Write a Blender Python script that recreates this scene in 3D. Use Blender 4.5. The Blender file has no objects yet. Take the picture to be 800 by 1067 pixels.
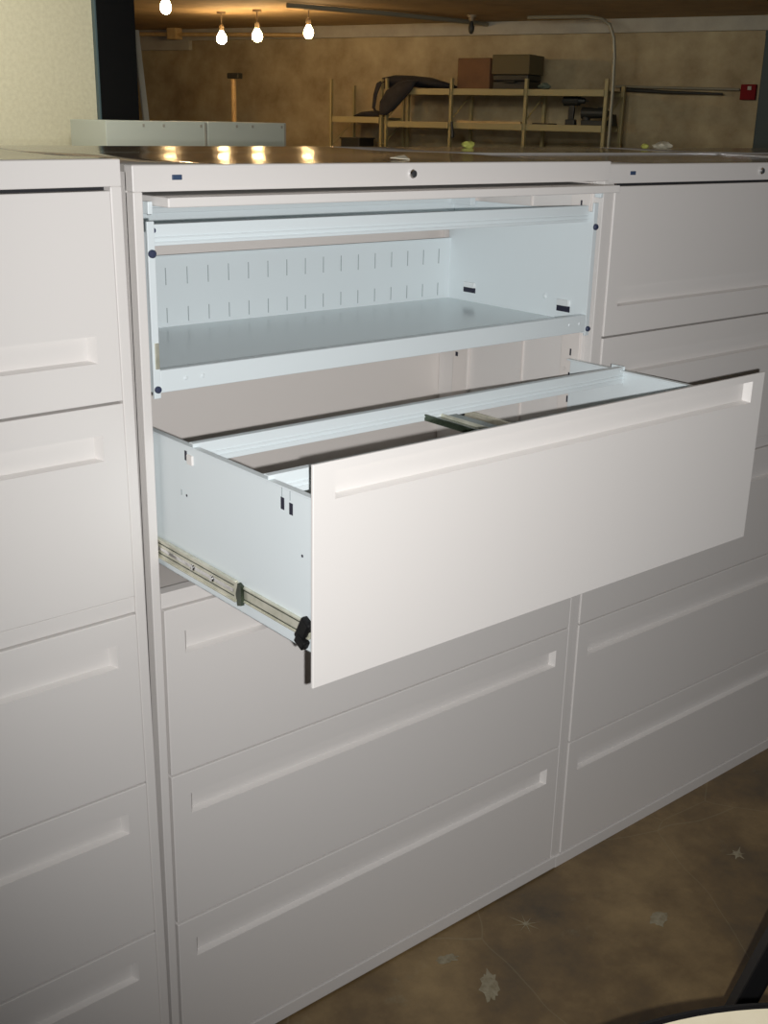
import bpy, bmesh, math, random
from mathutils import Vector, Matrix
random.seed(7)
C = bpy.context.scene.collection
PI = math.pi

# ------------------------------------------------------------------ helpers
def lin(r, g, b):
    f = lambda c: (c/255/12.92) if c/255 <= .04045 else ((c/255+.055)/1.055)**2.4
    return (f(r), f(g), f(b), 1)

def mat(name, rgb, rough=.5, metal=0, noise=0, nscale=8, rgb2=None, bump=0, bscale=300, spec=.5, emit=None, estr=0, coat=0):
    m = bpy.data.materials.new(name); m.use_nodes = True
    nt = m.node_tree; b = nt.nodes['Principled BSDF']
    b.inputs['Base Color'].default_value = lin(*rgb)
    b.inputs['Roughness'].default_value = rough
    b.inputs['Metallic'].default_value = metal
    b.inputs['Specular IOR Level'].default_value = spec
    tc = nt.nodes.new('ShaderNodeTexCoord')
    if rgb2 is not None:
        n = nt.nodes.new('ShaderNodeTexNoise'); n.inputs['Scale'].default_value = nscale
        n.inputs['Detail'].default_value = 6; n.inputs['Roughness'].default_value = .62
        r = nt.nodes.new('ShaderNodeValToRGB')
        r.color_ramp.elements[0].position = .34; r.color_ramp.elements[1].position = .68
        r.color_ramp.elements[0].color = lin(*rgb); r.color_ramp.elements[1].color = lin(*rgb2)
        nt.links.new(tc.outputs['Object'], n.inputs['Vector'])
        nt.links.new(n.outputs['Fac'], r.inputs['Fac']); nt.links.new(r.outputs['Color'], b.inputs['Base Color'])
    if bump:
        n2 = nt.nodes.new('ShaderNodeTexNoise'); n2.inputs['Scale'].default_value = bscale; n2.inputs['Detail'].default_value = 3
        bp = nt.nodes.new('ShaderNodeBump'); bp.inputs['Strength'].default_value = bump; bp.inputs['Distance'].default_value = .001
        nt.links.new(tc.outputs['Object'], n2.inputs['Vector'])
        nt.links.new(n2.outputs['Fac'], bp.inputs['Height']); nt.links.new(bp.outputs['Normal'], b.inputs['Normal'])
    if emit:
        b.inputs['Emission Color'].default_value = emit; b.inputs['Emission Strength'].default_value = estr
    return m

class MB:
    """collects shapes into one mesh; each shape takes a material slot"""
    def __init__(s): s.bm = bmesh.new()
    def box(s, x0, x1, y0, y1, z0, z1, bev=0, mi=0, M=None, seg=2):
        t = bmesh.new()
        bmesh.ops.create_cube(t, size=1)
        bmesh.ops.scale(t, vec=(x1-x0, y1-y0, z1-z0), verts=t.verts)
        bmesh.ops.translate(t, vec=((x0+x1)/2, (y0+y1)/2, (z0+z1)/2), verts=t.verts)
        if bev: bmesh.ops.bevel(t, geom=t.edges[:], offset=bev, segments=seg, profile=.5, affect='EDGES')
        return s.take(t, mi, M)
    def take(s, t, mi=0, M=None, smooth=False):
        if M is not None: bmesh.ops.transform(t, matrix=M, verts=t.verts)
        for f in t.faces: f.material_index = mi; f.smooth = smooth
        me = bpy.data.meshes.new('tmp'); t.to_mesh(me); t.free()
        s.bm.from_mesh(me); bpy.data.meshes.remove(me)
        return s
    def tube(s, pts, r, n=12, mi=0, r2=None):
        pts = [Vector(p) for p in pts]
        t = bmesh.new(); rings = []; up = None
        for i, p in enumerate(pts):
            d = (pts[min(i+1, len(pts)-1)] - pts[max(i-1, 0)]).normalized()
            a = d.orthogonal().normalized() if up is None else (up - d*up.dot(d)).normalized()
            up = a; b = d.cross(a)
            rr = r if r2 is None else r + (r2-r)*i/(len(pts)-1)
            rings.append([t.verts.new(p + (a*math.cos(k*2*PI/n) + b*math.sin(k*2*PI/n))*rr) for k in range(n)])
        for i in range(len(rings)-1):
            for k in range(n):
                t.faces.new([rings[i][k], rings[i][(k+1) % n], rings[i+1][(k+1) % n], rings[i+1][k]])
        t.faces.new(rings[0][::-1]); t.faces.new(rings[-1])
        s.take(t, mi)
        return s
    def bar(s, a, b, w, h, side=(1, 0, 0), mi=0, bev=.003):
        """flat bar of width w (along side) and thickness h between two points"""
        a, b = Vector(a), Vector(b); d = (b-a).normalized()
        sx = (Vector(side) - d*Vector(side).dot(d)).normalized(); sy = d.cross(sx)
        M = Matrix(((sx.x, sy.x, d.x, a.x), (sx.y, sy.y, d.y, a.y), (sx.z, sy.z, d.z, a.z), (0, 0, 0, 1)))
        return s.box(-w/2, w/2, -h/2, h/2, 0, (b-a).length, bev, mi, M)
    def lathe(s, prof, loc=(0, 0, 0), n=24, mi=0, M=None):
        t = bmesh.new(); rings = []
        for r, z in prof:
            rings.append([t.verts.new((loc[0]+r*math.cos(k*2*PI/n), loc[1]+r*math.sin(k*2*PI/n), loc[2]+z)) for k in range(n)])
        for i in range(len(rings)-1):
            for k in range(n):
                t.faces.new([rings[i][k], rings[i][(k+1) % n], rings[i+1][(k+1) % n], rings[i+1][k]])
        t.faces.new(rings[0][::-1]); t.faces.new(rings[-1])
        bmesh.ops.remove_doubles(t, verts=t.verts, dist=1e-6)
        return s.take(t, mi, M)
    def prism(s, poly, y0, y1, mi=0, M=None, bev=0):
        """polygon in x,z extruded along y"""
        t = bmesh.new()
        a = [t.verts.new((x, y0, z)) for x, z in poly]; b = [t.verts.new((x, y1, z)) for x, z in poly]
        n = len(poly)
        t.faces.new(a); t.faces.new(b[::-1])
        for k in range(n): t.faces.new([a[k], b[k], b[(k+1) % n], a[(k+1) % n]])
        bmesh.ops.recalc_face_normals(t, faces=t.faces)
        if bev: bmesh.ops.bevel(t, geom=t.edges[:], offset=bev, segments=2, profile=.5, affect='EDGES')
        return s.take(t, mi, M)
    def build(s, name, mats, parent=None, smooth=False, loc=None):
        me = bpy.data.meshes.new(name)
        bmesh.ops.recalc_face_normals(s.bm, faces=s.bm.faces)
        if smooth:
            for f in s.bm.faces: f.smooth = True
        s.bm.to_mesh(me); s.bm.free()
        for m in (mats if isinstance(mats, (list, tuple)) else [mats]): me.materials.append(m)
        if smooth:
            try: me.set_sharp_from_angle(angle=math.radians(40))
            except Exception: pass
        o = bpy.data.objects.new(name, me); C.objects.link(o)
        if parent: o.parent = parent
        if loc is not None: o.location = loc
        return o

def tag(o, label, cat, group=None):
    o['label'] = label; o['category'] = cat
    if group: o['group'] = group
    return o
def thing(name, label, cat, loc=(0, 0, 0), rot=(0, 0, 0), group=None):
    o = bpy.data.objects.new(name, None); C.objects.link(o); o.empty_display_size = .05
    o.location = loc; o.rotation_euler = rot
    return tag(o, label, cat, group)
def struct(o): o['kind'] = 'structure'; return o
def copy_tree(o, parent=None):
    c = o.copy(); C.objects.link(c)
    if parent: c.parent = parent
    for ch in list(o.children): copy_tree(ch, c)
    return c

# ---------------------------------------------------------------- materials
PAINT = mat('warm_grey_enamel', (226, 222, 218), rough=.38, bump=.05, bscale=900)
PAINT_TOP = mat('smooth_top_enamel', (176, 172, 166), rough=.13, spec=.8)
BODY = mat('cabinet_body_enamel', (224, 220, 216), rough=.36, bump=.05, bscale=900)
INNER = mat('inner_enamel', (228, 221, 215), rough=.45, bump=.05, bscale=700)
BLUE = mat('pale_blue_grey_enamel', (221, 231, 234), rough=.34, bump=.04, bscale=900)
BLUE_F = mat('blue_grey_floor_enamel', (206, 217, 219), rough=.17, bump=.03, bscale=700)
SLOT = mat('slot_shadow', (150, 160, 163), rough=.8)
DARK = mat('dark_gap', (16, 17, 22), rough=.8)
HOLE = mat('punched_hole', (20, 20, 40), rough=.7)
RUBBER = mat('blue_black_rubber', (38, 46, 74), rough=.6)
ZINC = mat('zinc_plated_steel', (222, 220, 202), rough=.25, metal=.55, rgb2=(192, 192, 172), nscale=40)
CHROME = mat('chrome', (225, 225, 225), rough=.12, metal=1)
LATCH = mat('bright_latch', (235, 238, 238), rough=.3, metal=.35)
BLACKP = mat('black_plastic', (7, 7, 8), rough=.6, spec=.25)
BADGE = mat('badge_blue', (52, 70, 98), rough=.35)
GREENMETAL = mat('dark_reflective_plate', (72, 82, 66), rough=.25, metal=.6, rgb2=(36, 44, 34), nscale=22)

def concrete():
    m = mat('stained_concrete', (80, 62, 38), rough=.42)
    nt = m.node_tree; b = nt.nodes['Principled BSDF']; L = nt.links.new
    tc = nt.nodes.new('ShaderNodeTexCoord')
    n1 = nt.nodes.new('ShaderNodeTexNoise'); n1.inputs['Scale'].default_value = 2.6; n1.inputs['Detail'].default_value = 9; n1.inputs['Roughness'].default_value = .68
    r1 = nt.nodes.new('ShaderNodeValToRGB'); e = r1.color_ramp.elements
    e[0].position = .3; e[0].color = lin(62, 56, 46); e[1].position = .72; e[1].color = lin(146, 122, 82)
    x = e.new(.5); x.color = lin(106, 86, 56)
    n2 = nt.nodes.new('ShaderNodeTexNoise'); n2.inputs['Scale'].default_value = 6; n2.inputs['Detail'].default_value = 8; n2.inputs['Roughness'].default_value = .75
    r2 = nt.nodes.new('ShaderNodeValToRGB'); r2.color_ramp.elements[0].position = .6; r2.color_ramp.elements[1].position = .78
    mx = nt.nodes.new('ShaderNodeMix'); mx.data_type = 'RGBA'; mx.inputs['B'].default_value = lin(142, 138, 112)
    mu = nt.nodes.new('ShaderNodeMath'); mu.operation = 'MULTIPLY'; mu.inputs[1].default_value = .55
    # hairline cracks
    v = nt.nodes.new('ShaderNodeTexVoronoi'); v.feature = 'DISTANCE_TO_EDGE'; v.inputs['Scale'].default_value = 2.2
    n3 = nt.nodes.new('ShaderNodeTexNoise'); n3.inputs['Scale'].default_value = 3
    ad = nt.nodes.new('ShaderNodeVectorMath'); ad.operation = 'ADD'
    rv = nt.nodes.new('ShaderNodeValToRGB'); rv.color_ramp.elements[0].color = (1, 1, 1, 1); rv.color_ramp.elements[1].color = (0, 0, 0, 1); rv.color_ramp.elements[1].position = .004
    mv = nt.nodes.new('ShaderNodeMath'); mv.operation = 'MULTIPLY'; mv.inputs[1].default_value = .3
    mx2 = nt.nodes.new('ShaderNodeMix'); mx2.data_type = 'RGBA'; mx2.inputs['B'].default_value = lin(150, 140, 110)
    for n in (n1, n2, n3): L(tc.outputs['Object'], n.inputs['Vector'])
    sc_ = nt.nodes.new('ShaderNodeVectorMath'); sc_.operation = 'SCALE'; sc_.inputs['Scale'].default_value = .07
    L(n3.outputs['Color'], sc_.inputs[0]); L(sc_.outputs[0], ad.inputs[0]); L(tc.outputs['Object'], ad.inputs[1]); L(ad.outputs[0], v.inputs['Vector'])
    L(n1.outputs['Fac'], r1.inputs['Fac']); L(n2.outputs['Fac'], r2.inputs['Fac'])
    L(r2.outputs['Color'], mu.inputs[0]); L(mu.outputs[0], mx.inputs['Factor']); L(r1.outputs['Color'], mx.inputs['A'])
    L(v.outputs['Distance'], rv.inputs['Fac']); L(rv.outputs['Color'], mv.inputs[0]); L(mv.outputs[0], mx2.inputs['Factor'])
    L(mx.outputs['Result'], mx2.inputs['A']); L(mx2.outputs['Result'], b.inputs['Base Color'])
    bp = nt.nodes.new('ShaderNodeBump'); bp.inputs['Strength'].default_value = .15; bp.inputs['Distance'].default_value = .004
    L(n2.outputs['Fac'], bp.inputs['Height']); L(bp.outputs['Normal'], b.inputs['Normal'])
    return m
CONC = concrete()
CREAM = mat('cream_plaster', (226, 220, 190), rough=.8, rgb2=(212, 205, 174), nscale=45, bump=.4, bscale=60)
TAN = mat('mottled_tan_wall', (128, 112, 84), rough=.85, rgb2=(174, 160, 126), nscale=2.2, bump=.3, bscale=40)
PALEBAND = mat('pale_beam_paint', (168, 164, 150), rough=.8, rgb2=(150, 146, 134), nscale=4)
CEIL = mat('ceiling_plaster', (176, 150, 110), rough=.85, rgb2=(150, 128, 96), nscale=3)
JAMB = mat('black_frame', (6, 7, 9), rough=.6, spec=.2)
JAMB_EDGE = mat('teal_grey_edge', (70, 92, 98), rough=.5)
TEAL = mat('dark_teal_paint', (30, 46, 46), rough=.6)
RACK = mat('tan_rack_steel', (150, 138, 96), rough=.5)
RACKS = mat('rack_shelf_board', (128, 116, 84), rough=.7, rgb2=(104, 96, 70), nscale=6)
PIPE = mat('grey_conduit', (128, 124, 108), rough=.45, metal=.3)
CARD = mat('brown_cardboard', (104, 72, 46), rough=.85, rgb2=(90, 62, 40), nscale=5)
OLIVE = mat('olive_carton', (84, 74, 48), rough=.85)
CLOTH = mat('dark_cloth', (22, 22, 28), rough=.95, rgb2=(32, 32, 38), nscale=14)
TOOL = mat('tool_black', (26, 28, 26), rough=.55)
RED = mat('alarm_red', (104, 14, 18), rough=.8, spec=.2)
PAPER = mat('scrap_paper', (232, 226, 200), rough=.8)
YELLOW = mat('yellow_green_scrap', (200, 204, 96), rough=.7)
WOOD = mat('pale_wood', (188, 160, 110), rough=.7, rgb2=(170, 140, 92), nscale=10)
GREY2 = mat('grey_green_enamel', (194, 200, 188), rough=.5)
TABLE = mat('cream_laminate', (232, 222, 192), rough=.5, rgb2=(226, 214, 182), nscale=30)
BULB = mat('glowing_bulb', (255, 240, 210), rough=.3, emit=(1, .62, .26, 1), estr=110)
SOCK = mat('bulb_socket', (120, 104, 80), rough=.5)

# ------------------------------------------------------- cabinet dimensions
W, H, DEP, ST = 1.044, 1.640, .470, .0176
DF = {1: (1.2970, 1.5975), 2: (.9815, 1.2930), 3: (.6450, .9500), 4: (.3440, .6415), 5: (.0385, .3395)}

def front_mesh(w, h, rz0, rz1, t=.022, d=.0125, mx=.036, bev=.0015):
    """drawer front: a plate with a full-width recessed finger pull"""
    mb = MB(); t_ = bmesh.new(); v = lambda x, y, z: t_.verts.new((x, y, z))
    o = [v(0, 0, 0), v(w, 0, 0), v(w, 0, h), v(0, 0, h)]
    i = [v(mx, 0, rz0), v(w-mx, 0, rz0), v(w-mx, 0, rz1), v(mx, 0, rz1)]
    r = [v(mx+.009, d, rz0+.0035), v(w-mx-.009, d, rz0+.0035), v(w-mx-.009, d, rz1-.0005), v(mx+.009, d, rz1-.0005)]
    b = [v(0, t, 0), v(w, t, 0), v(w, t, h), v(0, t, h)]
    for k in range(4):
        n = (k+1) % 4
        t_.faces.new([o[k], o[n], i[n], i[k]]); t_.faces.new([i[k], i[n], r[n], r[k]]); t_.faces.new([o[n], o[k], b[k], b[n]])
    t_.faces.new(r)
    if t > d: t_.faces.new(b[::-1])
    else:
        br = [v(mx-.002, t, rz0-.002), v(w-mx+.002, t, rz0-.002), v(w-mx+.002, t, rz1+.002), v(mx-.002, t, rz1+.002)]
        bb = [v(q.co.x, d+.002, q.co.z) for q in br]
        for k in range(4):
            n = (k+1) % 4
            t_.faces.new([b[n], b[k], br[k], br[n]]); t_.faces.new([br[n], br[k], bb[k], bb[n]])
        t_.faces.new(bb[::-1])
    bmesh.ops.recalc_face_normals(t_, faces=t_.faces)
    es = [e for e in t_.edges if all(abs(q.co.y) < 1e-6 and (q in o) for q in e.verts)]
    es += [e for e in t_.edges if (e.verts[0] in o) != (e.verts[1] in o) and ((e.verts[0] in b) or (e.verts[1] in b))]
    bmesh.ops.bevel(t_, geom=es, offset=bev, segments=3, profile=.5, affect='EDGES')
    mb.take(t_)
    return mb

def top_sheet(x0, x1, y0, y1, z, drop=.012):
    """slightly dished sheet steel top with a turned-down edge"""
    mb = MB(); t = bmesh.new(); nx, ny = 6, 40
    f = lambda y: -.00135*(1-math.cos(2*PI*(y-y0)/(y1-y0)))  # dish added to the shape so the bulbs reflect as streaks
    g = [[t.verts.new((x0+(x1-x0)*i/nx, y0+(y1-y0)*j/ny, z+f(y0+(y1-y0)*j/ny))) for i in range(nx+1)] for j in range(ny+1)]
    for j in range(ny):
        for i in range(nx): t.faces.new([g[j][i], g[j][i+1], g[j+1][i+1], g[j+1][i]])
    lo = lambda v: t.verts.new((v.co.x, v.co.y, z-drop))
    rim = [g[0][i] for i in range(nx+1)] + [g[j][nx] for j in range(1, ny+1)] + [g[ny][i] for i in range(nx-1, -1, -1)] + [g[j][0] for j in range(ny-1, 0, -1)]
    L = [lo(v) for v in rim]; n = len(rim)
    for k in range(n): t.faces.new([rim[k], L[k], L[(k+1) % n], rim[(k+1) % n]])
    t.faces.new(L)
    for fc in t.faces: fc.smooth = False
    bmesh.ops.recalc_face_normals(t, faces=t.faces)
    mb.take(t)
    o = mb
    return o

def cabinet_case(root, opened=False):
    for s in (0, 1):
        x = 0 if s == 0 else W
        q = -1 if s else 1
        m = MB()
        a, b = sorted((x, x+q*(.0152 if opened else ST))); m.box(a, b, 0, .024, .004, 1.603, .0015)           # front stile
        a, b = sorted((x, x+q*.0016)); m.box(a, b, .02, DEP, .004, 1.630)              # outer skin
        if opened:
            a, b = sorted((x+q*ST*.9, x+q*ST)); m.box(a, b, .02, DEP-.014, .04, 1.60)  # inner liner
        m.build('side_panel', [BODY, INNER][1 if False else 0], root)
    m = MB(); m.box(.0016, W-.0016, DEP-.012, DEP-.010, .01, 1.63); m.build('back_panel', INNER, root)
    m = MB(); m.box(.001, W-.001, -.0045, .03, .004, .0355, .0015); m.box(.0016, W-.0016, .03, DEP-.012, .02, .036); m.build('base', BODY, root)
    m = MB(); m.box(0, W, 0, .024, 1.603, H, .0015); hd = m.build('header_rail', BODY, root)
    m = MB(); m.box(.0635, .0800, -.0016, .004, 1.6190, 1.6265, .0008); m.build('badge', BADGE, hd)
    m = MB()
    M = Matrix.Translation((.525, 0, 1.6225)) @ Matrix.Rotation(PI/2, 4, 'X')
    m.lathe([(.0001, 0), (.0075, 0), (.0075, .004), (.006, .0065), (.0001, .0065)], M=M, mi=0)
    m.box(.5238, .5262, -.0072, -.0060, 1.6190, 1.6262, mi=1)
    lk = m.build('lock', [CHROME, DARK], hd)
    top = top_sheet(.0015, W-.0015, .0045, DEP, H+.0004).build('top_panel', PAINT_TOP, root)
    for p in top.data.polygons: p.use_smooth = p.normal.z > .5
    m = MB(); m.box(ST, W-ST, .003, .026, .9525, .9790, .001); m.build('cross_rail', BODY, root)

def closed_drawer(root, n):
    z0, z1 = DF[n]
    rz1 = (1.397-z0) if n == 1 else (z1-.0435-z0)
    fr = front_mesh(W-2*ST-.003, z1-z0, rz1-.040, rz1).build('drawer', PAINT, root, loc=(ST+.0015, -.0025, z0))
    m = MB(); m.box(.012, W-2*ST-.015, .022, .40, .02, z1-z0-.05); m.build('drawer_box', BLUE, fr)
    return fr

def closed_cabinet(label, loc, rot=(0, 0, 0), group=None):
    r = thing('lateral_file_cabinet', label, 'filing cabinet', loc, rot, group)
    cabinet_case(r)
    m = MB(); m.box(ST, W-ST, .020, .022, .04, 1.602); m.build('gap_shade_sheet', DARK, r)  # near-black sheet: shade inside the case, painted, showing through the drawer gaps
    for n in range(1, 6): closed_drawer(r, n)
    return r

# -------------------------------------------------------------- left + right
left = closed_cabinet('closed pale grey filing cabinet left of the open one, cut off by the left edge', (-W-.004, 0, 0), (0, -.0082, 0))
right = copy_tree(left); right.location = (W+.0015, .003, -.0055); right.rotation_euler = (0, 0, 0)
right['label'] = 'closed pale grey filing cabinet right of the open one, cut off by the right edge'

# the row standing back to back behind them; only its tops show
for x, lab in ((-W, 'grey cabinet backed against the left closed cabinet, only its top showing'),
               (0, 'grey cabinet backed against the open cabinet, only its top showing'),
               (W+.002, 'grey cabinet backed against the right closed cabinet, only its top showing')):
    c = copy_tree(left); c['label'] = lab
    c.location = (x+W+.01, 2*DEP+.012, -.001); c.rotation_euler = (0, 0, PI)

right2 = copy_tree(left); right2.location = (2*(W+.0015), .004, -.004); right2.rotation_euler = (0, 0, 0)
right2['label'] = 'last grey cabinet of the front row, beyond the right closed one'
c = copy_tree(left); c.location = (3*W+.0145, 2*DEP+.012, -.001); c.rotation_euler = (0, 0, PI)
c['label'] = 'last grey cabinet of the back row, its top under the crumpled cream paper'
# -------------------------------------------------------------- open cabinet
cab = thing('lateral_file_cabinet', 'open grey filing cabinet with raised top door and one drawer pulled out', 'filing cabinet', (0, 0, 0))
cabinet_case(cab, True)
for n in (3, 4, 5): closed_drawer(cab, n)
m = MB(); m.box(ST, W-ST, .020, .022, .04, .952); m.build('gap_shade_sheet', DARK, cab)  # same painted shade behind the three closed drawers
m = MB(); m.box(ST, W-ST, .026, DEP-.014, .948, .952); m.build('dust_panel', INNER, cab)
# inner liner in warm paint + slotted uprights at the back corners
for s in (0, 1):
    q = -1 if s else 1; x = ST if s == 0 else W-ST
    m = MB()
    a, b = sorted((x, x+q*.010)); m.box(a, b, .350, .400, .955, 1.60, .002)
    a, b = sorted((x, x+q*.004)); m.box(a, b, .186, .190, .955, 1.60)
    for z in (1.035, 1.052, 1.1930, 1.2120, 1.395, 1.412, 1.50, 1.52):
        a, b = sorted((x+q*.0095, x+q*.0106)); m.box(a, b, .383, .391, z, z+.010, mi=1)
    m.build('slotted_upright', [INNER, HOLE], cab)
    m = MB()
    a, b = sorted((x, x+q*.006)); m.box(a, b, .026, .075, .955, 1.60, .001)
    for k in range(12):
        z = 1.0+k*.05
        a, b = sorted((x+q*.0055, x+q*.0066)); m.box(a, b, .046, .050, z, z+.014, mi=1)
        if k % 2 == 0: m.lathe([(.0001, 0), (.005, 0), (.0035, .004), (.0001, .0045)], M=Matrix.Translation((x+q*.006, .062, z+.02)) @ Matrix.Rotation(-q*PI/2 if q < 0 else PI/2, 4, 'Y'), mi=2, n=10)
    m.build('front_upright', [INNER, HOLE, CHROME], cab)
    # cabinet-side slide members for the pulled drawer
    a, b = sorted((x+q*.001, x+q*.010)); m = MB(); m.box(a, b, .0, .44, 1.040, 1.072, .002); m.build('slide_channel', ZINC, cab)

# raised receding door
m = MB(); m.box(.030, W-.022, -.046, .330, 1.5835, 1.5975, .002)
m.box(.034, W-.026, -.0462, -.0455, 1.5965, 1.5973)
door = m.build('receding_door', PAINT, cab)
for s in (0, 1):
    x = .0205 if s == 0 else W-.0280
    m = MB(); m.box(x, x+.0075, -.004, .012, 1.572, 1.590, .001); m.tube([(x+.001, .0, 1.575), (x+.0065, .0, 1.575)], .004, 10, 1); m.build('door_pivot', [BLUE, CHROME], door)

# roll-out shelf
tray = MB(); tray.box(.033, 1.004, .004, .412, 1.3225, 1.3265); tray = tray.build('roll_out_shelf', BLUE_F, cab)
m = MB()
m.box(.031, 1.005, -.0005, .003, 1.3080, 1.3425, .001); m.box(.033, 1.003, .003, .014, 1.3395, 1.3425)
for x in (.075, .105, .955, .985): m.lathe([(.0001, 0), (.0035, 0), (.0025, .0012), (.0001, .0015)], M=Matrix.Translation((x, -.0005, 1.326)) @ Matrix.Rotation(PI/2, 4, 'X'), n=10, mi=1)
m.build('front_lip', [BLUE, BLUE], tray)
for s in (0, 1):
    x = .0195 if s == 0 else 1.0035
    m = MB(); m.box(x, x+.0115, -.001, .004, 1.3000, 1.5620, .0008)
    a = x+.0095 if s == 0 else x
    m.box(a, a+.002, .003, .414, 1.305, 1.5450)
    xi = a if s else a+.002
    if s:
        for y0, y1, z0, z1 in ((.322, .360, 1.346, 1.369), (.044, .080, 1.341, 1.366)):
            m.box(xi-.0008, xi+.001, y0, y1, z0, (z0+z1)/2-.0005, mi=1)
            m.box(xi-.0060, xi+.001, y0+.002, y1-.004, (z0+z1)/2, z1, .001, mi=2)
        m.lathe([(.0001, 0), (.006, 0), (.004, .003), (.0001, .004)], M=Matrix.Translation((xi, .115, 1.366)) @ Matrix.Rotation(-PI/2, 4, 'Y'), n=12, mi=0)
    m.build('side_panel', [BLUE, HOLE, LATCH], tray)
    cx = x+.0058
    for z, r in ((1.516, .0062), (1.314, .0055)):
        mm = MB(); mm.lathe([(.0001, 0), (r, 0), (r, .003), (r*.7, .0055), (.0001, .006)], M=Matrix.Translation((cx, -.001, z)) @ Matrix.Rotation(PI/2, 4, 'X'), n=16)
        mm.build('bumper', RUBBER, tray)
m = MB(); m.box(.023, .030, -.003, .006, 1.345, 1.385, .001); m.build('catch', ZINC, tray)
m = MB(); m.box(.033, 1.004, .410, .412, 1.3265, 1.4600)
for k in range(21):
    x = .045+k*.0462
    for z0, z1 in ((1.405, 1.437), (1.334, 1.362)):
        m.box(x, x+.0016, .4092, .4100, z0, z1, mi=1)
m.box(.033, 1.004, .406, .412, 1.4575, 1.4605, .0008)
m.build('back_panel', [BLUE, SLOT], tray)
m = MB(); m.box(.031, .9985, .010, .013, 1.5255, 1.5565, .0008)
m.box(.033, .9965, .007, .010, 1.5365, 1.5385, .0006); m.box(.033, .9965, .007, .010, 1.5295, 1.5315, .0006); m.box(.031, .9985, .013, .026, 1.5545, 1.5565, .0006)
m.tube([(.0350, .0085, 1.548), (.0350, .0108, 1.548)], .004, 10, 1)
m.build('hanging_rail', [BLUE, RUBBER], tray)
m = MB(); m.box(.034, 1.003, .400, .408, 1.490, 1.580, .001); m.box(.034, .996, .394, .400, 1.538, 1.548, .001)
m.build('rear_rail', BLUE, tray)
m = MB(); m.box(.985, .999, .33, .394, 1.536, 1.56, .001); m.build('rail_bracket', BLUE, tray)

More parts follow.
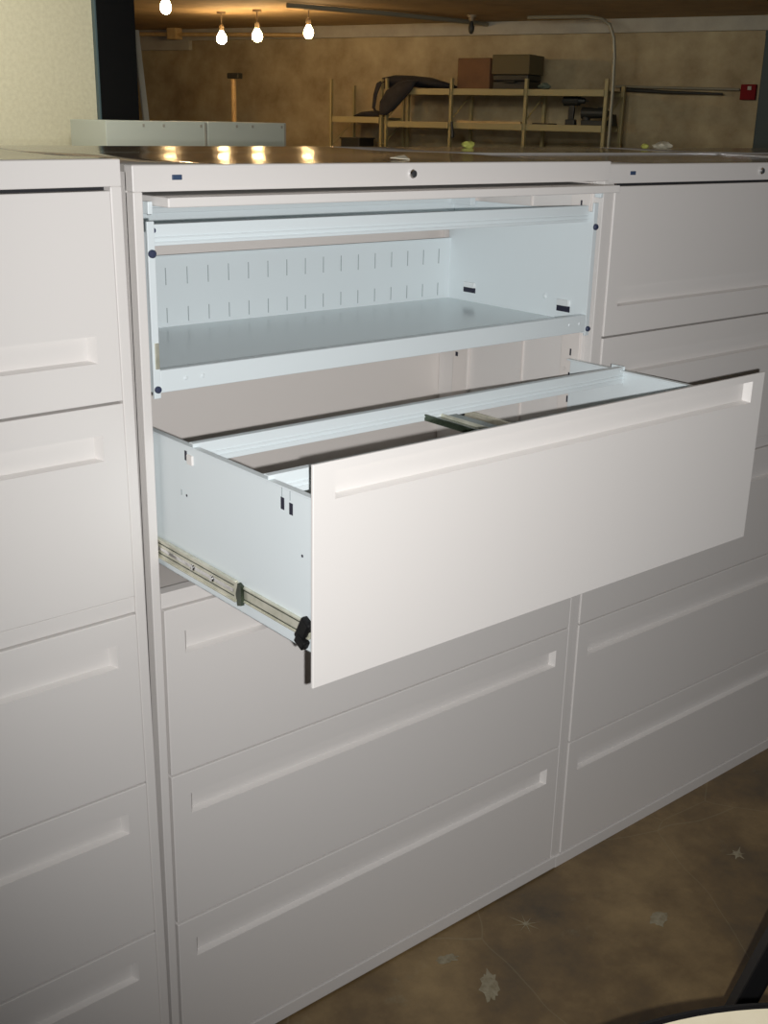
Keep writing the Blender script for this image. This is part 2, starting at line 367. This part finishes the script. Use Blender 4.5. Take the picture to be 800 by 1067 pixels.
# pulled-out drawer, second from the top
PD = .4063
dz0, dz1 = DF[2]
dr = front_mesh(W-2*ST-.001, dz1-dz0+.004, dz1-.0475-dz0, dz1-.0475-dz0+.0385, t=.004).build('open_drawer', PAINT, cab, loc=(ST+.0005, -PD, dz0-.003))
D0 = (ST+.0005, -PD, dz0-.003)
def sub(m, name, mats):
    o = m.build(name, mats, dr); o.location = (-D0[0], -D0[1], -D0[2]); return o
SL, SR, YB, YF = .0245, W-.0245, .044, -PD+.0042
for s in (0, 1):
    m = MB(); x = SL if s == 0 else SR-.002
    q = 1 if s == 0 else -1
    m.box(x, x+.002, YF, YB, 1.0260, 1.2440, .0006)
    a, b = sorted((x, x+q*.012)); m.box(a, b, YF, YB, 1.2420, 1.2450, .0008)          # turned-in top edge
    a, b = sorted((x, x+q*.012)); m.box(a, b, YF, YB, 1.0260, 1.0280, .0006)
    xo = x if s == 0 else x+.002
    xa, xb = sorted((xo-q*.0004, xo+q*.001))
    for y0, y1, z0, z1 in ((-.0825, -.076, 1.2215, 1.2365), (-.3335, -.3255, 1.2130, 1.2300), (-.3530, -.3450, 1.2105, 1.2270)):
        m.box(xa, xb, y0, y1, z0, z1, mi=1)
    for y in (-.3285, -.3470): m.box(xa, xb, y-.0007, y+.0007, 1.230, 1.2435, mi=3)
    m.box(xa-.003*q if s == 0 else xa, xb if s == 0 else xb+.003, -.1010, -.0860, 1.2180, 1.2330, .001, mi=2)
    m.box(xa, xb, -.064, -.062, 1.163, 1.172, mi=3)
    for y, z in ((-.078, 1.166), (-.374, 1.160)): m.tube([(xa, y, z), (xb, y, z)], .0022, 8, 1)
    sub(m, 'side_panel', [BLUE, HOLE, PAINT, SLOT])
    # telescopic slide on the outer face
    m = MB(); x0, x1 = (SL-.0090, SL-.0002) if s == 0 else (SR+.0002, SR+.0090)
    m.box(x0+.0045, x1, -.395, -.05, 1.0480, 1.0700, .001)                                   # inner member
    m.box(x0+.003, x1, -.395, -.05, 1.0680, 1.0705, .0006); m.box(x0+.003, x1, -.395, -.05, 1.0470, 1.0495, .0006)
    m.box(x0+.002, x1-.003, -.225, .03, 1.0440, 1.0740, .001)                              # middle member
    m.box(x0, x1-.002, -.220, .03, 1.0720, 1.0750, .0008); m.box(x0, x1-.002, -.220, .03, 1.0420, 1.0450, .0008)
    xg0, xg1 = (x0+.0015, x0+.0035) if s == 0 else (x1-.0035, x1-.0015)
    for z in (1.0500, 1.0665): m.box(xg0, xg1, -.215, .03, z, z+.0016, mi=2)
    m.box(xg0, xg1, -.214, .03, 1.0555, 1.0615, .0008, mi=1)
    xg0, xg1 = (x0+.0038, x0+.0055) if s == 0 else (x1-.0055, x1-.0038)
    for z in (1.0515, 1.0655): m.box(xg0, xg1, -.390, -.235, z, z+.0014, mi=2)
    for y in (-.10, -.155): m.lathe([(.0001, 0), (.006, 0), (.004, .003), (.0001, .0035)], M=Matrix.Translation((x0+.0025 if s == 0 else x1-.0025, y, 1.058)) @ Matrix.Rotation(-PI/2 if s == 0 else PI/2, 4, 'Y'), n=14, mi=1)
    m.prism([(-.006, -.015), (.004, -.018), (.008, .0), (.002, .018), (-.006, .015)], x0-.001, x1-.004, mi=2, M=Matrix.Translation((0, -.232, 1.058)) @ Matrix.Rotation(PI/2, 4, 'Z') @ Matrix.Translation((0, -(x0+x1)/2*2 if False else 0, 0)) @ Matrix.Scale(-1, 4, (0, 1, 0)))
    sl = sub(m, 'slide', [ZINC, CHROME, GREENMETAL])
    m = MB()
    cy = -.384
    M = Matrix.Translation((x0-.001, cy, 1.058)) @ Matrix.Rotation(math.radians(28), 4, 'X')
    m.box(0, .012, -.010, .010, -.020, .018, .003, M=M); m.box(-.002, .010, -.016, .004, -.024, -.010, .002, M=M)
    o = m.build('release_catch', BLACKP, sl)
m = MB(); m.box(SL+.002, SR-.002, YF, YB, 1.0280, 1.0300); sub(m, 'bottom_panel', INNER)
m = MB(); m.box(SL+.002, SR-.002, YB-.003, YB-.001, 1.0300, 1.0900); sub(m, 'back_panel', BLUE)
m = MB(); m.box(SL+.002, SR-.002, YF, YF+.002, 1.03, 1.215, .0004); sub(m, 'inner_front', BLUE)
for y, nm in ((-.096, 0), (-.292, 1)):
    m = MB(); m.box(SL+.0025, SR-.0025, y-.0015, y+.0015, 1.2180, 1.2505, .0006)
    m.box(SL+.0025, SR-.0025, y+.0010, y+.0110, 1.2490, 1.2505, .0005)
    for z in (1.2320, 1.2250): m.box(SL+.003, SR-.003, y-.0035, y-.0010, z, z+.0022, .0006)
    if nm == 0: m.box(SR-.0035, SR-.0025, y-.004, y+.03, 1.2130, 1.2515)
    sub(m, 'hanging_rail', BLUE)
m = MB(); m.box(.484, .560, -.290, -.097, 1.2185, 1.2205, .0006); m.box(.484, .487, -.290, -.097, 1.2205, 1.2300); m.box(.5225, .5245, -.290, -.097, 1.2205, 1.2260, mi=1)
sub(m, 'divider_plate', [GREENMETAL, ZINC])

# paper scraps on the tops
def scrap(name, label, pts, z, mt, h=.004):
    t = bmesh.new(); vs = [t.verts.new((x, y, random.uniform(.0008, h))) for x, y in pts]; t.faces.new(vs)
    r = bmesh.ops.extrude_face_region(t, geom=t.faces[:]); 
    for v in [g for g in r['geom'] if isinstance(g, bmesh.types.BMVert)]: v.co.z += .0012
    mb = MB(); mb.take(t); cx = sum(p[0] for p in pts)/len(pts); cy = sum(p[1] for p in pts)/len(pts)
    o = mb.build(name, mt); o.location = (0, 0, z)
    return tag(o, label, 'scrap')
scrap('paper_scrap', 'white torn paper scrap lying on the top of the open cabinet', [(.590, .135), (.655, .205), (.640, .155), (.632, .13)], 1.6382, PAPER, .012)
def crumple(name, label, loc, r, mt, sq=(1, 1, .5)):
    mb = MB(); t = bmesh.new(); bmesh.ops.create_icosphere(t, subdivisions=2, radius=1)
    for v in t.verts: v.co *= random.uniform(.7, 1.1)
    zmin = min(v.co.z for v in t.verts)
    for v in t.verts: v.co = Vector((v.co.x*r*sq[0], v.co.y*r*sq[1], (v.co.z-zmin)*r*sq[2]))
    mb.take(t); o = mb.build(name, mt); o.location = loc
    return tag(o, label, 'scrap')
crumple('tape_scrap', 'yellow green scrap on the back edge of the open cabinet row', (1.50, .885, 1.637), .016, YELLOW, (1.6, 1, .7))
crumple('crumpled_paper', 'crumpled cream paper on the far tops, right of a yellow green scrap', (2.38, .895, 1.637), .030, PAPER, (1.3, 1, .42))
crumple('tape_scrap', 'small yellow green scrap on the far tops beside crumpled cream paper', (2.29, .895, 1.637), .013, YELLOW, (1, 1, .8))

# ------------------------------------------------------------------- setting
CH = 2.67
m = MB(); m.box(-7, 13, -5, 19, -.1, 0); struct(m.build('floor', CONC))
m = MB(); m.box(-7, 13, -5, 19, CH, CH+.1); struct(m.build('ceiling', CEIL))
m = MB(); m.box(-7, 2.444, 5.0, 5.16, 0, CH); struct(m.build('wall_left', CREAM))
m = MB(); m.box(2.455, 2.702, 4.97, 5.16, 0, CH-.001, .004); m.box(2.444, 2.4555, 4.965, 5.0, 0, CH-.001, .002, mi=1); struct(m.build('trim_1', [JAMB, JAMB_EDGE]))
O = Vector((9.1058, 4.8275, 0)); a19 = math.radians(19)
U = Vector((-math.sin(a19), math.cos(a19), 0)); N = Vector((-U.y, U.x, 0))
FM = Matrix(((U.x, N.x, 0, O.x), (U.y, N.y, 0, O.y), (0, 0, 1, 0), (0, 0, 0, 1)))   # far wall frame: x along wall, y out of it
def far(o): o.matrix_world = FM; return o
m = MB(); m.box(-4, 14, -.15, 0, 0, CH); struct(far(m.build('wall_far', TAN)))
m = MB(); m.box(-4, 6.86, -.01, .06, 2.545, CH, .004); m.box(6.86, 14, -.01, .06, 2.44, CH, .004); struct(far(m.build('trim_2', PALEBAND)))
m = MB(); m.box(-.62, .115, -.02, .03, 0, 2.56, .004); m.box(-.68, .115, .0, .045, 2.50, 2.56, .003); struct(far(m.build('door_1', TEAL)))
m = MB(); m.bar((3.045, 5.25, 0), (2.852, 5.25, 2.19), .036, .02, bev=.002); struct(m.build('trim_3', PALEBAND))

# -------------------------------------------------------------- far furniture
def grey_cabinet(x0, x1, z1, label):
    w = x1-x0
    r = thing('storage_cabinet', label, 'cabinet', (x0, 4.4, 0))
    m = MB(); m.box(0, w, .02, .45, 0, z1, .004); m.build('case', GREY2, r)
    for k in (0, 1):
        d = MB(); d.box(k*w/2+.006, (k+1)*w/2-.003, 0, .021, .06, z1-.20, .003); dd = d.build('door', GREY2, r)
        hx = w/2 + (-.05 if k == 0 else .035)
        h = MB(); h.box(hx, hx+.015, -.025, .002, .82, .95, .003); h.build('handle', CHROME, dd)
    m = MB()
    m.box(w-.016, w-.004, .017, .0205, z1-.19, z1-.004); m.build('edge_strip', PALEBAND, r)
    for fx in (.35, .55, .93):
        m = MB(); m.box(w*fx, w*fx+.012, .017, .021, z1-.030, z1-.015); m.build('rivet', PALEBAND, r)
grey_cabinet(2.20, 2.828, 1.672, 'pale grey green cabinet in the distance before the black post')
grey_cabinet(2.832, 3.378, 1.674, 'narrow grey green cabinet in the distance, right of a wider one')

# shelving against the far wall
def rack(u0s, levels, label, top):
    r = thing('shelving_rack', label, 'shelving', (0, 0, 0)); r.matrix_world = FM
    for u in u0s:
        for y, tp in ((.60, top), (.15, top-.05)):
            m = MB(); m.box(u-.022, u+.022, y-.02, y-.015, 0, tp); m.box(u-.022, u-.017, y-.02, y+.02, 0, tp)
            m.box(u-.010, u+.010, y-.0155, y-.0145, .05, tp-.03)
            m.build('post', RACK, r)
    for zz in levels:
        for a, b in zip(u0s[1:], u0s[:-1]):
            m = MB(); m.box(a+.02, b-.02, .16, .59, zz-.015, zz, 0, 0); m.box(a+.02, b-.02, .585, .602, zz-.055, zz+.004, .002, 1); m.box(a+.02, b-.02, .145, .16, zz-.05, zz+.004, .002, 1)
            m.build('shelf', [RACKS, RACK], r)
    for u in (u0s[0], u0s[-1]) if len(u0s) < 3 else (u0s[0], u0s[1], u0s[-2], u0s[-1]):
        m = MB(); m.bar((u, .585, levels[0]-.30), (u, .165, levels[0]-.05), .016, .006, bev=.001); m.build('brace', RACK, r)
    return r
rack([4.47, 3.84], [1.725, 1.35, .70, .15], 'low-shelved end of tan rack, standing left of the long rack', 2.10)
rack([3.78, 3.02, 2.20, 1.38], [2.01, 1.69, 1.35, .70, .15], 'long tan steel shelving rack against the far wall', 2.11)

def fthing(name, label, cat, u, y, z, group=None, rz=0):
    r = thing(name, label, cat, group=group); r.matrix_world = FM @ Matrix.Translation((u, y, z)) @ Matrix.Rotation(rz, 4, 'Z'); return r
# cartons
def carton(label, u0, u1, z0, z1, mt, y0=.2, y1=.55):
    r = fthing('carton', label, 'box', (u0+u1)/2, (y0+y1)/2, z0)
    w, d, h = u1-u0, y1-y0, z1-z0
    m = MB(); m.box(-w/2, w/2, -d/2, d/2, 0, h, .006); m.build('carton_body', mt, r)
    m = MB(); m.box(-w/2+.004, w/2-.004, -d/2, -.004, h, h+.004); m.box(-w/2+.004, w/2-.004, .004, d/2, h, h+.006); m.build('flap', mt, r)
carton('reddish brown carton on the top shelf of the long rack', 2.62, 2.98, 2.011, 2.295, CARD)
carton('olive carton resting on a black case on the top shelf', 2.20, 2.60, 2.15, 2.325, OLIVE)
r = fthing('tool_case', 'flat black case under the olive carton', 'case', 2.40, .38, 2.011)
m = MB(); m.box(-.19, .19, -.16, .16, 0, .075, .012); m.build('case_base', TOOL, r)
m = MB(); m.box(-.19, .19, -.16, .16, .078, .137, .012); m.build('case_lid', TOOL, r)
m = MB(); m.tube([(-.06, .155, .07), (-.06, .19, .07), (.06, .19, .07), (.06, .155, .07)], .01, 8); m.build('handle', TOOL, r)
o = crumple('cloth_bundle', 'small grey green bundle on the top shelf right of the cartons', (0, 0, 0), .07, mat('grey_green_rag', (92, 104, 92), rough=.9)); o.matrix_world = FM @ Matrix.Translation((2.08, .42, 2.012))

# dark coat draped over the top shelf and hanging down at its left end
def blob(name, label, cat, pts, mt, M):
    """skinned, subdivided soft shape through points (x,y,z,rx,rz)"""
    mb = MB(); t = bmesh.new(); n = 14; rings = []
    for x, y, z, ax, bz, axis in pts:
        ring = []
        for k in range(n):
            a = 2*PI*k/n; j = 1+.18*math.sin(3*a+x*9+z*7)
            if axis == 'u': ring.append(t.verts.new((x, y+ax*j*math.cos(a), z+bz*j*math.sin(a))))
            else: ring.append(t.verts.new((x+ax*j*math.cos(a), y+bz*j*math.sin(a), z)))
        rings.append(ring)
    for i in range(len(rings)-1):
        for k in range(n): t.faces.new([rings[i][k], rings[i][(k+1) % n], rings[i+1][(k+1) % n], rings[i+1][k]])
    t.faces.new(rings[0][::-1]); t.faces.new(rings[-1])
    mb.take(t, smooth=True)
    return mb
m = blob('', '', '', [(3.10, .375, 2.036, .06, .015, 'u'), (3.2, .375, 2.053, .12, .03, 'u'), (3.4, .375, 2.076, .145, .05, 'u'), (3.6, .375, 2.082, .148, .055, 'u'), (3.78, .375, 2.085, .148, .058, 'u'), (3.9, .375, 2.07, .14, .055, 'u'), (3.93, .375, 2.05, .10, .03, 'u')], CLOTH, FM)
coat = far(m.build('draped_coat', CLOTH)); tag(coat, 'dark coat bundled over the left end of the top shelf, one sleeve hanging', 'coat')
m = blob('', '', '', [(3.50, .52, 2.095, .06, .05, 'z'), (3.51, .63, 2.07, .10, .03, 'z'), (3.58, .66, 1.99, .14, .018, 'z'), (3.68, .66, 1.88, .12, .022, 'z'), (3.73, .66, 1.80, .08, .020, 'z'), (3.77, .66, 1.75, .04, .015, 'z')], CLOTH, FM)
o = m.build('hanging_sleeve', CLOTH, coat)
m = blob('', '', '', [(3.84, .52, 2.09, .03, .05, 'z'), (3.84, .64, 2.06, .03, .02, 'z'), (3.88, .65, 1.95, .022, .015, 'z'), (3.90, .65, 1.82, .018, .012, 'z'), (3.87, .65, 1.78, .012, .010, 'z')], CLOTH, FM)
m.build('strap', CLOTH, coat)
m = blob('', '', '', [(4.28, .4, 1.735, .04, .008, 'u'), (4.15, .4, 1.755, .12, .025, 'u'), (4.0, .4, 1.762, .14, .032, 'u'), (3.9, .4, 1.75, .08, .022, 'u')], CLOTH, FM)
tag(far(m.build('cloth_roll', CLOTH)), 'dark rolled cloth on the low shelf at the left end', 'cloth')
r = fthing('storage_bin', 'small dark bin on the shelf below the rolled cloth', 'bin', 4.25, .4, 1.351)
m = MB(); m.box(-.12, .12, -.15, .15, 0, .16, .01); m.build('bin_body', TOOL, r)
m = MB(); m.box(-.13, .13, -.16, .16, .15, .165, .004); m.build('rim', TOOL, r)

# cordless drill standing on its battery
r = fthing('cordless_drill', 'black cordless drill standing on the middle shelf', 'drill', 1.79, .42, 1.691)
m = MB(); m.box(-.055, .045, -.035, .035, 0, .055, .008); m.build('battery', TOOL, r)
m = MB(); m.prism([(-.03, .05), (.025, .05), (.02, .19), (-.04, .19)], -.02, .02, bev=.006); m.build('grip', TOOL, r)
m = MB(); m.tube([(.075, 0, .225), (-.08, 0, .225)], .048, 16); m.tube([(.09, 0, .225), (.075, 0, .225)], .026, 16); m.build('motor_housing', TOOL, r)
m = MB(); m.tube([(-.08, 0, .225), (-.125, 0, .225), (-.14, 0, .225)], .034, 14, r2=.020); m.tube([(-.14, 0, .225), (-.17, 0, .225)], .006, 8); m.build('chuck', TOOL, r)
r = fthing('power_tool', 'low black power tool lying right of the drill', 'tool', 1.53, .42, 1.691)
m = MB(); m.tube([(.14, 0, .115), (-.09, 0, .115), (-.12, 0, .105)], .055, 14, r2=.03); m.build('motor_housing', TOOL, r)
m = MB(); m.box(-.10, .13, -.06, .06, 0, .05, .006); m.build('base_plate', TOOL, r)
m = MB(); m.tube([(.10, 0, .05), (.10, 0, .08)], .04, 12); m.tube([(-.02, 0, .14), (-.02, 0, .16), (-.09, 0, .16), (-.10, 0, .12)], .012, 8); m.build('handle', TOOL, r)
r = fthing('battery_charger', 'small black charger at the right end of the middle shelf', 'charger', 1.235, .42, 1.69)
r.matrix_world = FM @ Matrix.Translation((1.44-.01, .25, 1.691))
r.matrix_world = FM @ Matrix.Translation((1.30+.16, .25, 1.691))
m = MB(); m.prism([(-.07, 0), (.07, 0), (.055, .09), (-.05, .11)], -.06, .06, bev=.006); m.build('charger_body', TOOL, r)
m = MB(); m.tube([(.05, .065, .02), (.0, .066, .09)], .006, 8); m.build('cable', PIPE, r)
m = MB(); m.box(2.25, 2.95, .50, .575, 1.691, 1.712, .002); tag(far(m.build('wood_lath', WOOD)), 'pale wooden lath lying on the middle shelf', 'board')
m = MB(); m.box(1.98, 2.16, .3, .5, 1.691, 1.706, .004); tag(far(m.build('metal_plate', TOOL)), 'flat dark plate on the middle shelf left of the drill', 'plate')
m = MB(); m.tube([(2.98, .63, 1.70), (2.975, .632, 1.64), (2.965, .632, 1.58), (2.97, .632, 1.55)], .013, 8, r2=.02)
tag(far(m.build('hanging_strap', TOOL)), 'short black strap hanging on a post of the long rack', 'strap')

# conduits, alarm box, pole
m = MB(); m.tube([(1.50, .05, 2.06), (.29, .05, 2.04)], .012, 10); tag(far(m.build('conduit', PIPE)), 'thin pale horizontal conduit running to the red alarm box', 'pipe')
m = MB(); m.tube([(1.44, .06, 2.035), (1.0, .06, 2.012), (.44, .06, 2.00)], .020, 10, r2=.010); tag(far(m.build('cable_bundle', TOOL)), 'dark cable bundle sagging just under the pale wall conduit', 'cable')
m = MB(); pts = [(1.53, .64, 0), (1.53, .64, 2.0), (1.53, .62, 2.28), (1.55, .62, 2.45), (1.60, .62, 2.57), (1.68, .62, 2.63), (1.80, .62, 2.645), (2.3, .62, 2.65)]
m = MB(); pts = [(1.30, .64, 0), (1.30, .64, 2.0), (1.31, .64, 2.30), (1.33, .64, 2.46), (1.38, .64, 2.57), (1.46, .64, 2.62), (1.6, .64, 2.645), (2.2, .64, 2.65)]
m.tube(pts, .017, 10); tag(far(m.build('bent_conduit', PIPE)), 'grey conduit rising at the rack end and bending along the ceiling', 'pipe')
r = fthing('alarm_box', 'small red alarm box on the far wall by the dark door', 'alarm', .212, .0, 1.95)
m = MB(); m.box(-.07, .07, 0, .05, 0, .135, .006); m.build('alarm_body', RED, r)
m = MB(); m.box(-.03, .005, .049, .058, .085, .118, .003); m.build('strobe', PALEBAND, r)
r = fthing('pole', 'thin tan pole with a dark head leaning upright by the far wall', 'pole', 5.46, 1.0, 0)
m = MB(); m.tube([(0, 0, 0), (0, 0, 2.09)], .028, 10); m.build('shaft', WOOD, r)
m = MB(); m.box(-.10, .06, -.04, .04, 2.085, 2.145, .012); m.build('pole_head', TOOL, r)
r = fthing('ceiling_pipe', 'horizontal tan pipe near the ceiling with a junction box', 'pipe', 0, 0, 0)
m = MB(); m.tube([(7.8, .3, 2.615), (5.0, .3, 2.56)], .022, 10); m.build('pipe', WOOD, r)
m = MB(); m.box(6.80, 6.94, .24, .36, 2.54, 2.667, .01); m.build('junction_box', WOOD, r)
m = MB(); m.tube([(5.6, 7.55, 2.645), (6.63, 7.45, 2.645), (7.82, 7.50, 2.645), (9.76, 7.98, 2.645)], .022, 10); tag(m.build('ceiling_conduit', PIPE), 'pale conduit running along the ceiling above the rack', 'pipe')

# bare bulbs
def pendant(label, x, y, z, lit, r_=.036):
    r = thing('light_bulb', label, 'light bulb', (x, y, z))
    m = MB(); m.lathe([(.0001, -.062), (r_*.5, -.056), (r_*.87, -.038), (r_, -.012), (r_*.93, .010), (r_*.66, .034), (r_*.42, .052), (r_*.4, .060)], n=20)
    m.build('glass', BULB if lit else TOOL, r, smooth=True)
    m = MB(); m.lathe([(.016, .055), (.022, .06), (.024, .10), (.012, .115)], n=16); m.build('socket', SOCK, r)
    m = MB(); m.tube([(0, 0, .11), (0, 0, CH-z-.02)], .005, 8); m.lathe([(.045, CH-z-.02), (.045, CH-z), (.02, CH-z)], n=16); m.build('cord', SOCK, r)
pendant('lit bare bulb nearest the black post, cut off by the top edge', 4.13, 7.11, 2.512, True, .044)
pendant('second lit bare bulb from the black post', 5.76, 8.89, 2.435, True, .050)
pendant('third lit bare bulb from the black post', 5.85, 8.40, 2.445, True, .050)
pendant('rightmost lit bare bulb hanging from the ceiling', 6.04, 7.83, 2.465, True, .046)
pendant('unlit dark bulb hanging above the rack', 7.45, 7.12, 2.56, False, .03)

# ------------------------------------------- table and stool at lower right
TC, TR = (-.051, -1.4045), .511
r = thing('round_table', 'round cream table with black edge, only its rim showing at the bottom right', 'table', (TC[0], TC[1], 0))
m = MB(); m.lathe([(.0001, .715), (TR-.012, .715), (TR-.012, .741), (.0001, .741)], n=128); m.build('tabletop', TABLE, r)
m = MB(); m.lathe([(TR-.0118, .712), (TR, .714), (TR+.002, .727), (TR, .739), (TR-.006, .7415), (TR-.0118, .7405)], n=128)
m.build('edge_band', BLACKP, r)
m = MB(); m.tube([(0, 0, .03), (0, 0, .715)], .045, 20); m.lathe([(.18, .69), (.18, .7145)], n=24); m.build('pedestal', BLACKP, r)
m = MB(); m.lathe([(.0001, 0), (.27, 0), (.27, .012), (.12, .03), (.0001, .034)], n=40); m.build('base', BLACKP, r)

r = thing('bar_stool', 'black stool beyond the cream table, one wide slanted leg showing at the right edge', 'stool', (.88, -1.02, 0))
for sx in (-1, 1):
    for sy in (-1, 1):
        f = Vector((sx*.285, sy*.355, 0)); t_ = Vector((sx*.225, sy*.190, .66))
        m = MB(); m.bar(f, t_, .066, .030, side=(1, -sx*sy*.55, 0), bev=.005); m.build('leg', BLACKP, r)
m = MB(); m.box(-.25, .25, -.22, .22, .655, .70, .014); m.build('seat', BLACKP, r)
m = MB(); m.box(-.235, .235, .245, .265, .26, .285, .004); m.box(-.235, .235, -.265, -.245, .26, .285, .004); m.build('footrest', BLACKP, r)

# floor marks that are stuck-on lumps of plaster
FLOORMAT = mat('dried_plaster', (150, 142, 118), rough=.9, rgb2=(120, 108, 82), nscale=60)
def splat(name, label, x, y, r, spikes, stretch=1, ang=0, core=.45):
    t = bmesh.new(); vs = []
    for k in range(spikes*4):
        a = 2*PI*k/(spikes*4)
        rr = r*(core*random.uniform(.75, 1.2) if k % 4 else (random.uniform(.8, 1.7) if core < .6 else random.uniform(.75, 1.25)))
        px, py = rr*math.cos(a)*stretch, rr*math.sin(a)
        vs.append(t.verts.new((px*math.cos(ang)-py*math.sin(ang), px*math.sin(ang)+py*math.cos(ang), .0004)))
    c = t.verts.new((0, 0, .0014))
    for k in range(len(vs)): t.faces.new([vs[k], vs[(k+1) % len(vs)], c])
    mb = MB(); mb.take(t); o = mb.build(name, FLOORMAT); o.location = (x, y, .0003)
    return tag(o, label, 'floor splatter')
splat('plaster_splatter', 'round pale plaster spot, largest on the brown floor, straight above the cream table', 1.092, -.276, .024, 6, 1.1, 0, .85)
splat('plaster_splatter', 'small pale plaster spot on the floor nearest the right edge', 1.446, -.246, .020, 6, 1.2, .4, .5)
splat('plaster_splatter', 'star-shaped pale splash on the floor near the open cabinet foot', .84, -.102, .030, 8, 1, .3, .22)
splat('plaster_smear', 'long pale smear on the floor lowest beside the open cabinet', .636, -.190, .022, 7, 2.4, .9, .8)
splat('plaster_smear', 'faint pale smear on the floor closest to the base of the open cabinet', .62, -.075, .014, 7, 2.2, -.3, .8)

# ------------------------------------------------------------------- camera
cd = bpy.data.cameras.new('camera'); co = bpy.data.objects.new('camera', cd); C.objects.link(co)
CP = Vector((-.80952, -1.52715, 1.70896))
co.location = CP; co.rotation_euler = (1.2415, -.0213, -.6939)
cd.sensor_fit = 'AUTO'; cd.sensor_width = 36; cd.lens = 1197.638/1067*36; cd.clip_start = .02
bpy.context.scene.camera = co
R = co.rotation_euler.to_matrix()

# ------------------------------------------------------------------- lights
def light(name, kind, loc, energy, color, size=.1, size2=None, aim=None):
    l = bpy.data.lights.new(name, kind); l.energy = energy; l.color = color
    if kind == 'AREA':
        l.size = size
        if size2: l.shape = 'RECTANGLE'; l.size_y = size2
    else: l.shadow_soft_size = size
    o = bpy.data.objects.new(name, l); C.objects.link(o); o.location = loc
    if aim is not None: o.rotation_euler = (Vector(aim)-Vector(loc)).to_track_quat('-Z', 'Y').to_euler()
    return o
fp = CP + R @ Vector((.036, -.022, 0))
fl = light('camera_flash', 'SPOT', fp, 143, (1, .99, .985), .006, aim=fp + R @ Vector((.23, .19, -1)))
fl.data.spot_size = math.radians(106); fl.data.spot_blend = 1.0
light('hall_lamp', 'AREA', (1.2, 3.3, 2.6), 37, (1, .98, .88), 1.2, .3, (1.2, 5.0, 1.5))
light('far_room_lamp', 'AREA', (5.0, 4.2, 2.62), 31, (1, .97, .84), 1.4, .4, (8.6, 6.2, 1.6))
w = bpy.data.worlds.new('world'); bpy.context.scene.world = w; w.use_nodes = True
w.node_tree.nodes['Background'].inputs['Color'].default_value = (.5, .52, .55, 1)
w.node_tree.nodes['Background'].inputs['Strength'].default_value = .07
vs = bpy.context.scene.view_settings
vs.view_transform = 'Standard'; vs.look = 'None'; vs.exposure = 0; vs.gamma = 1.12
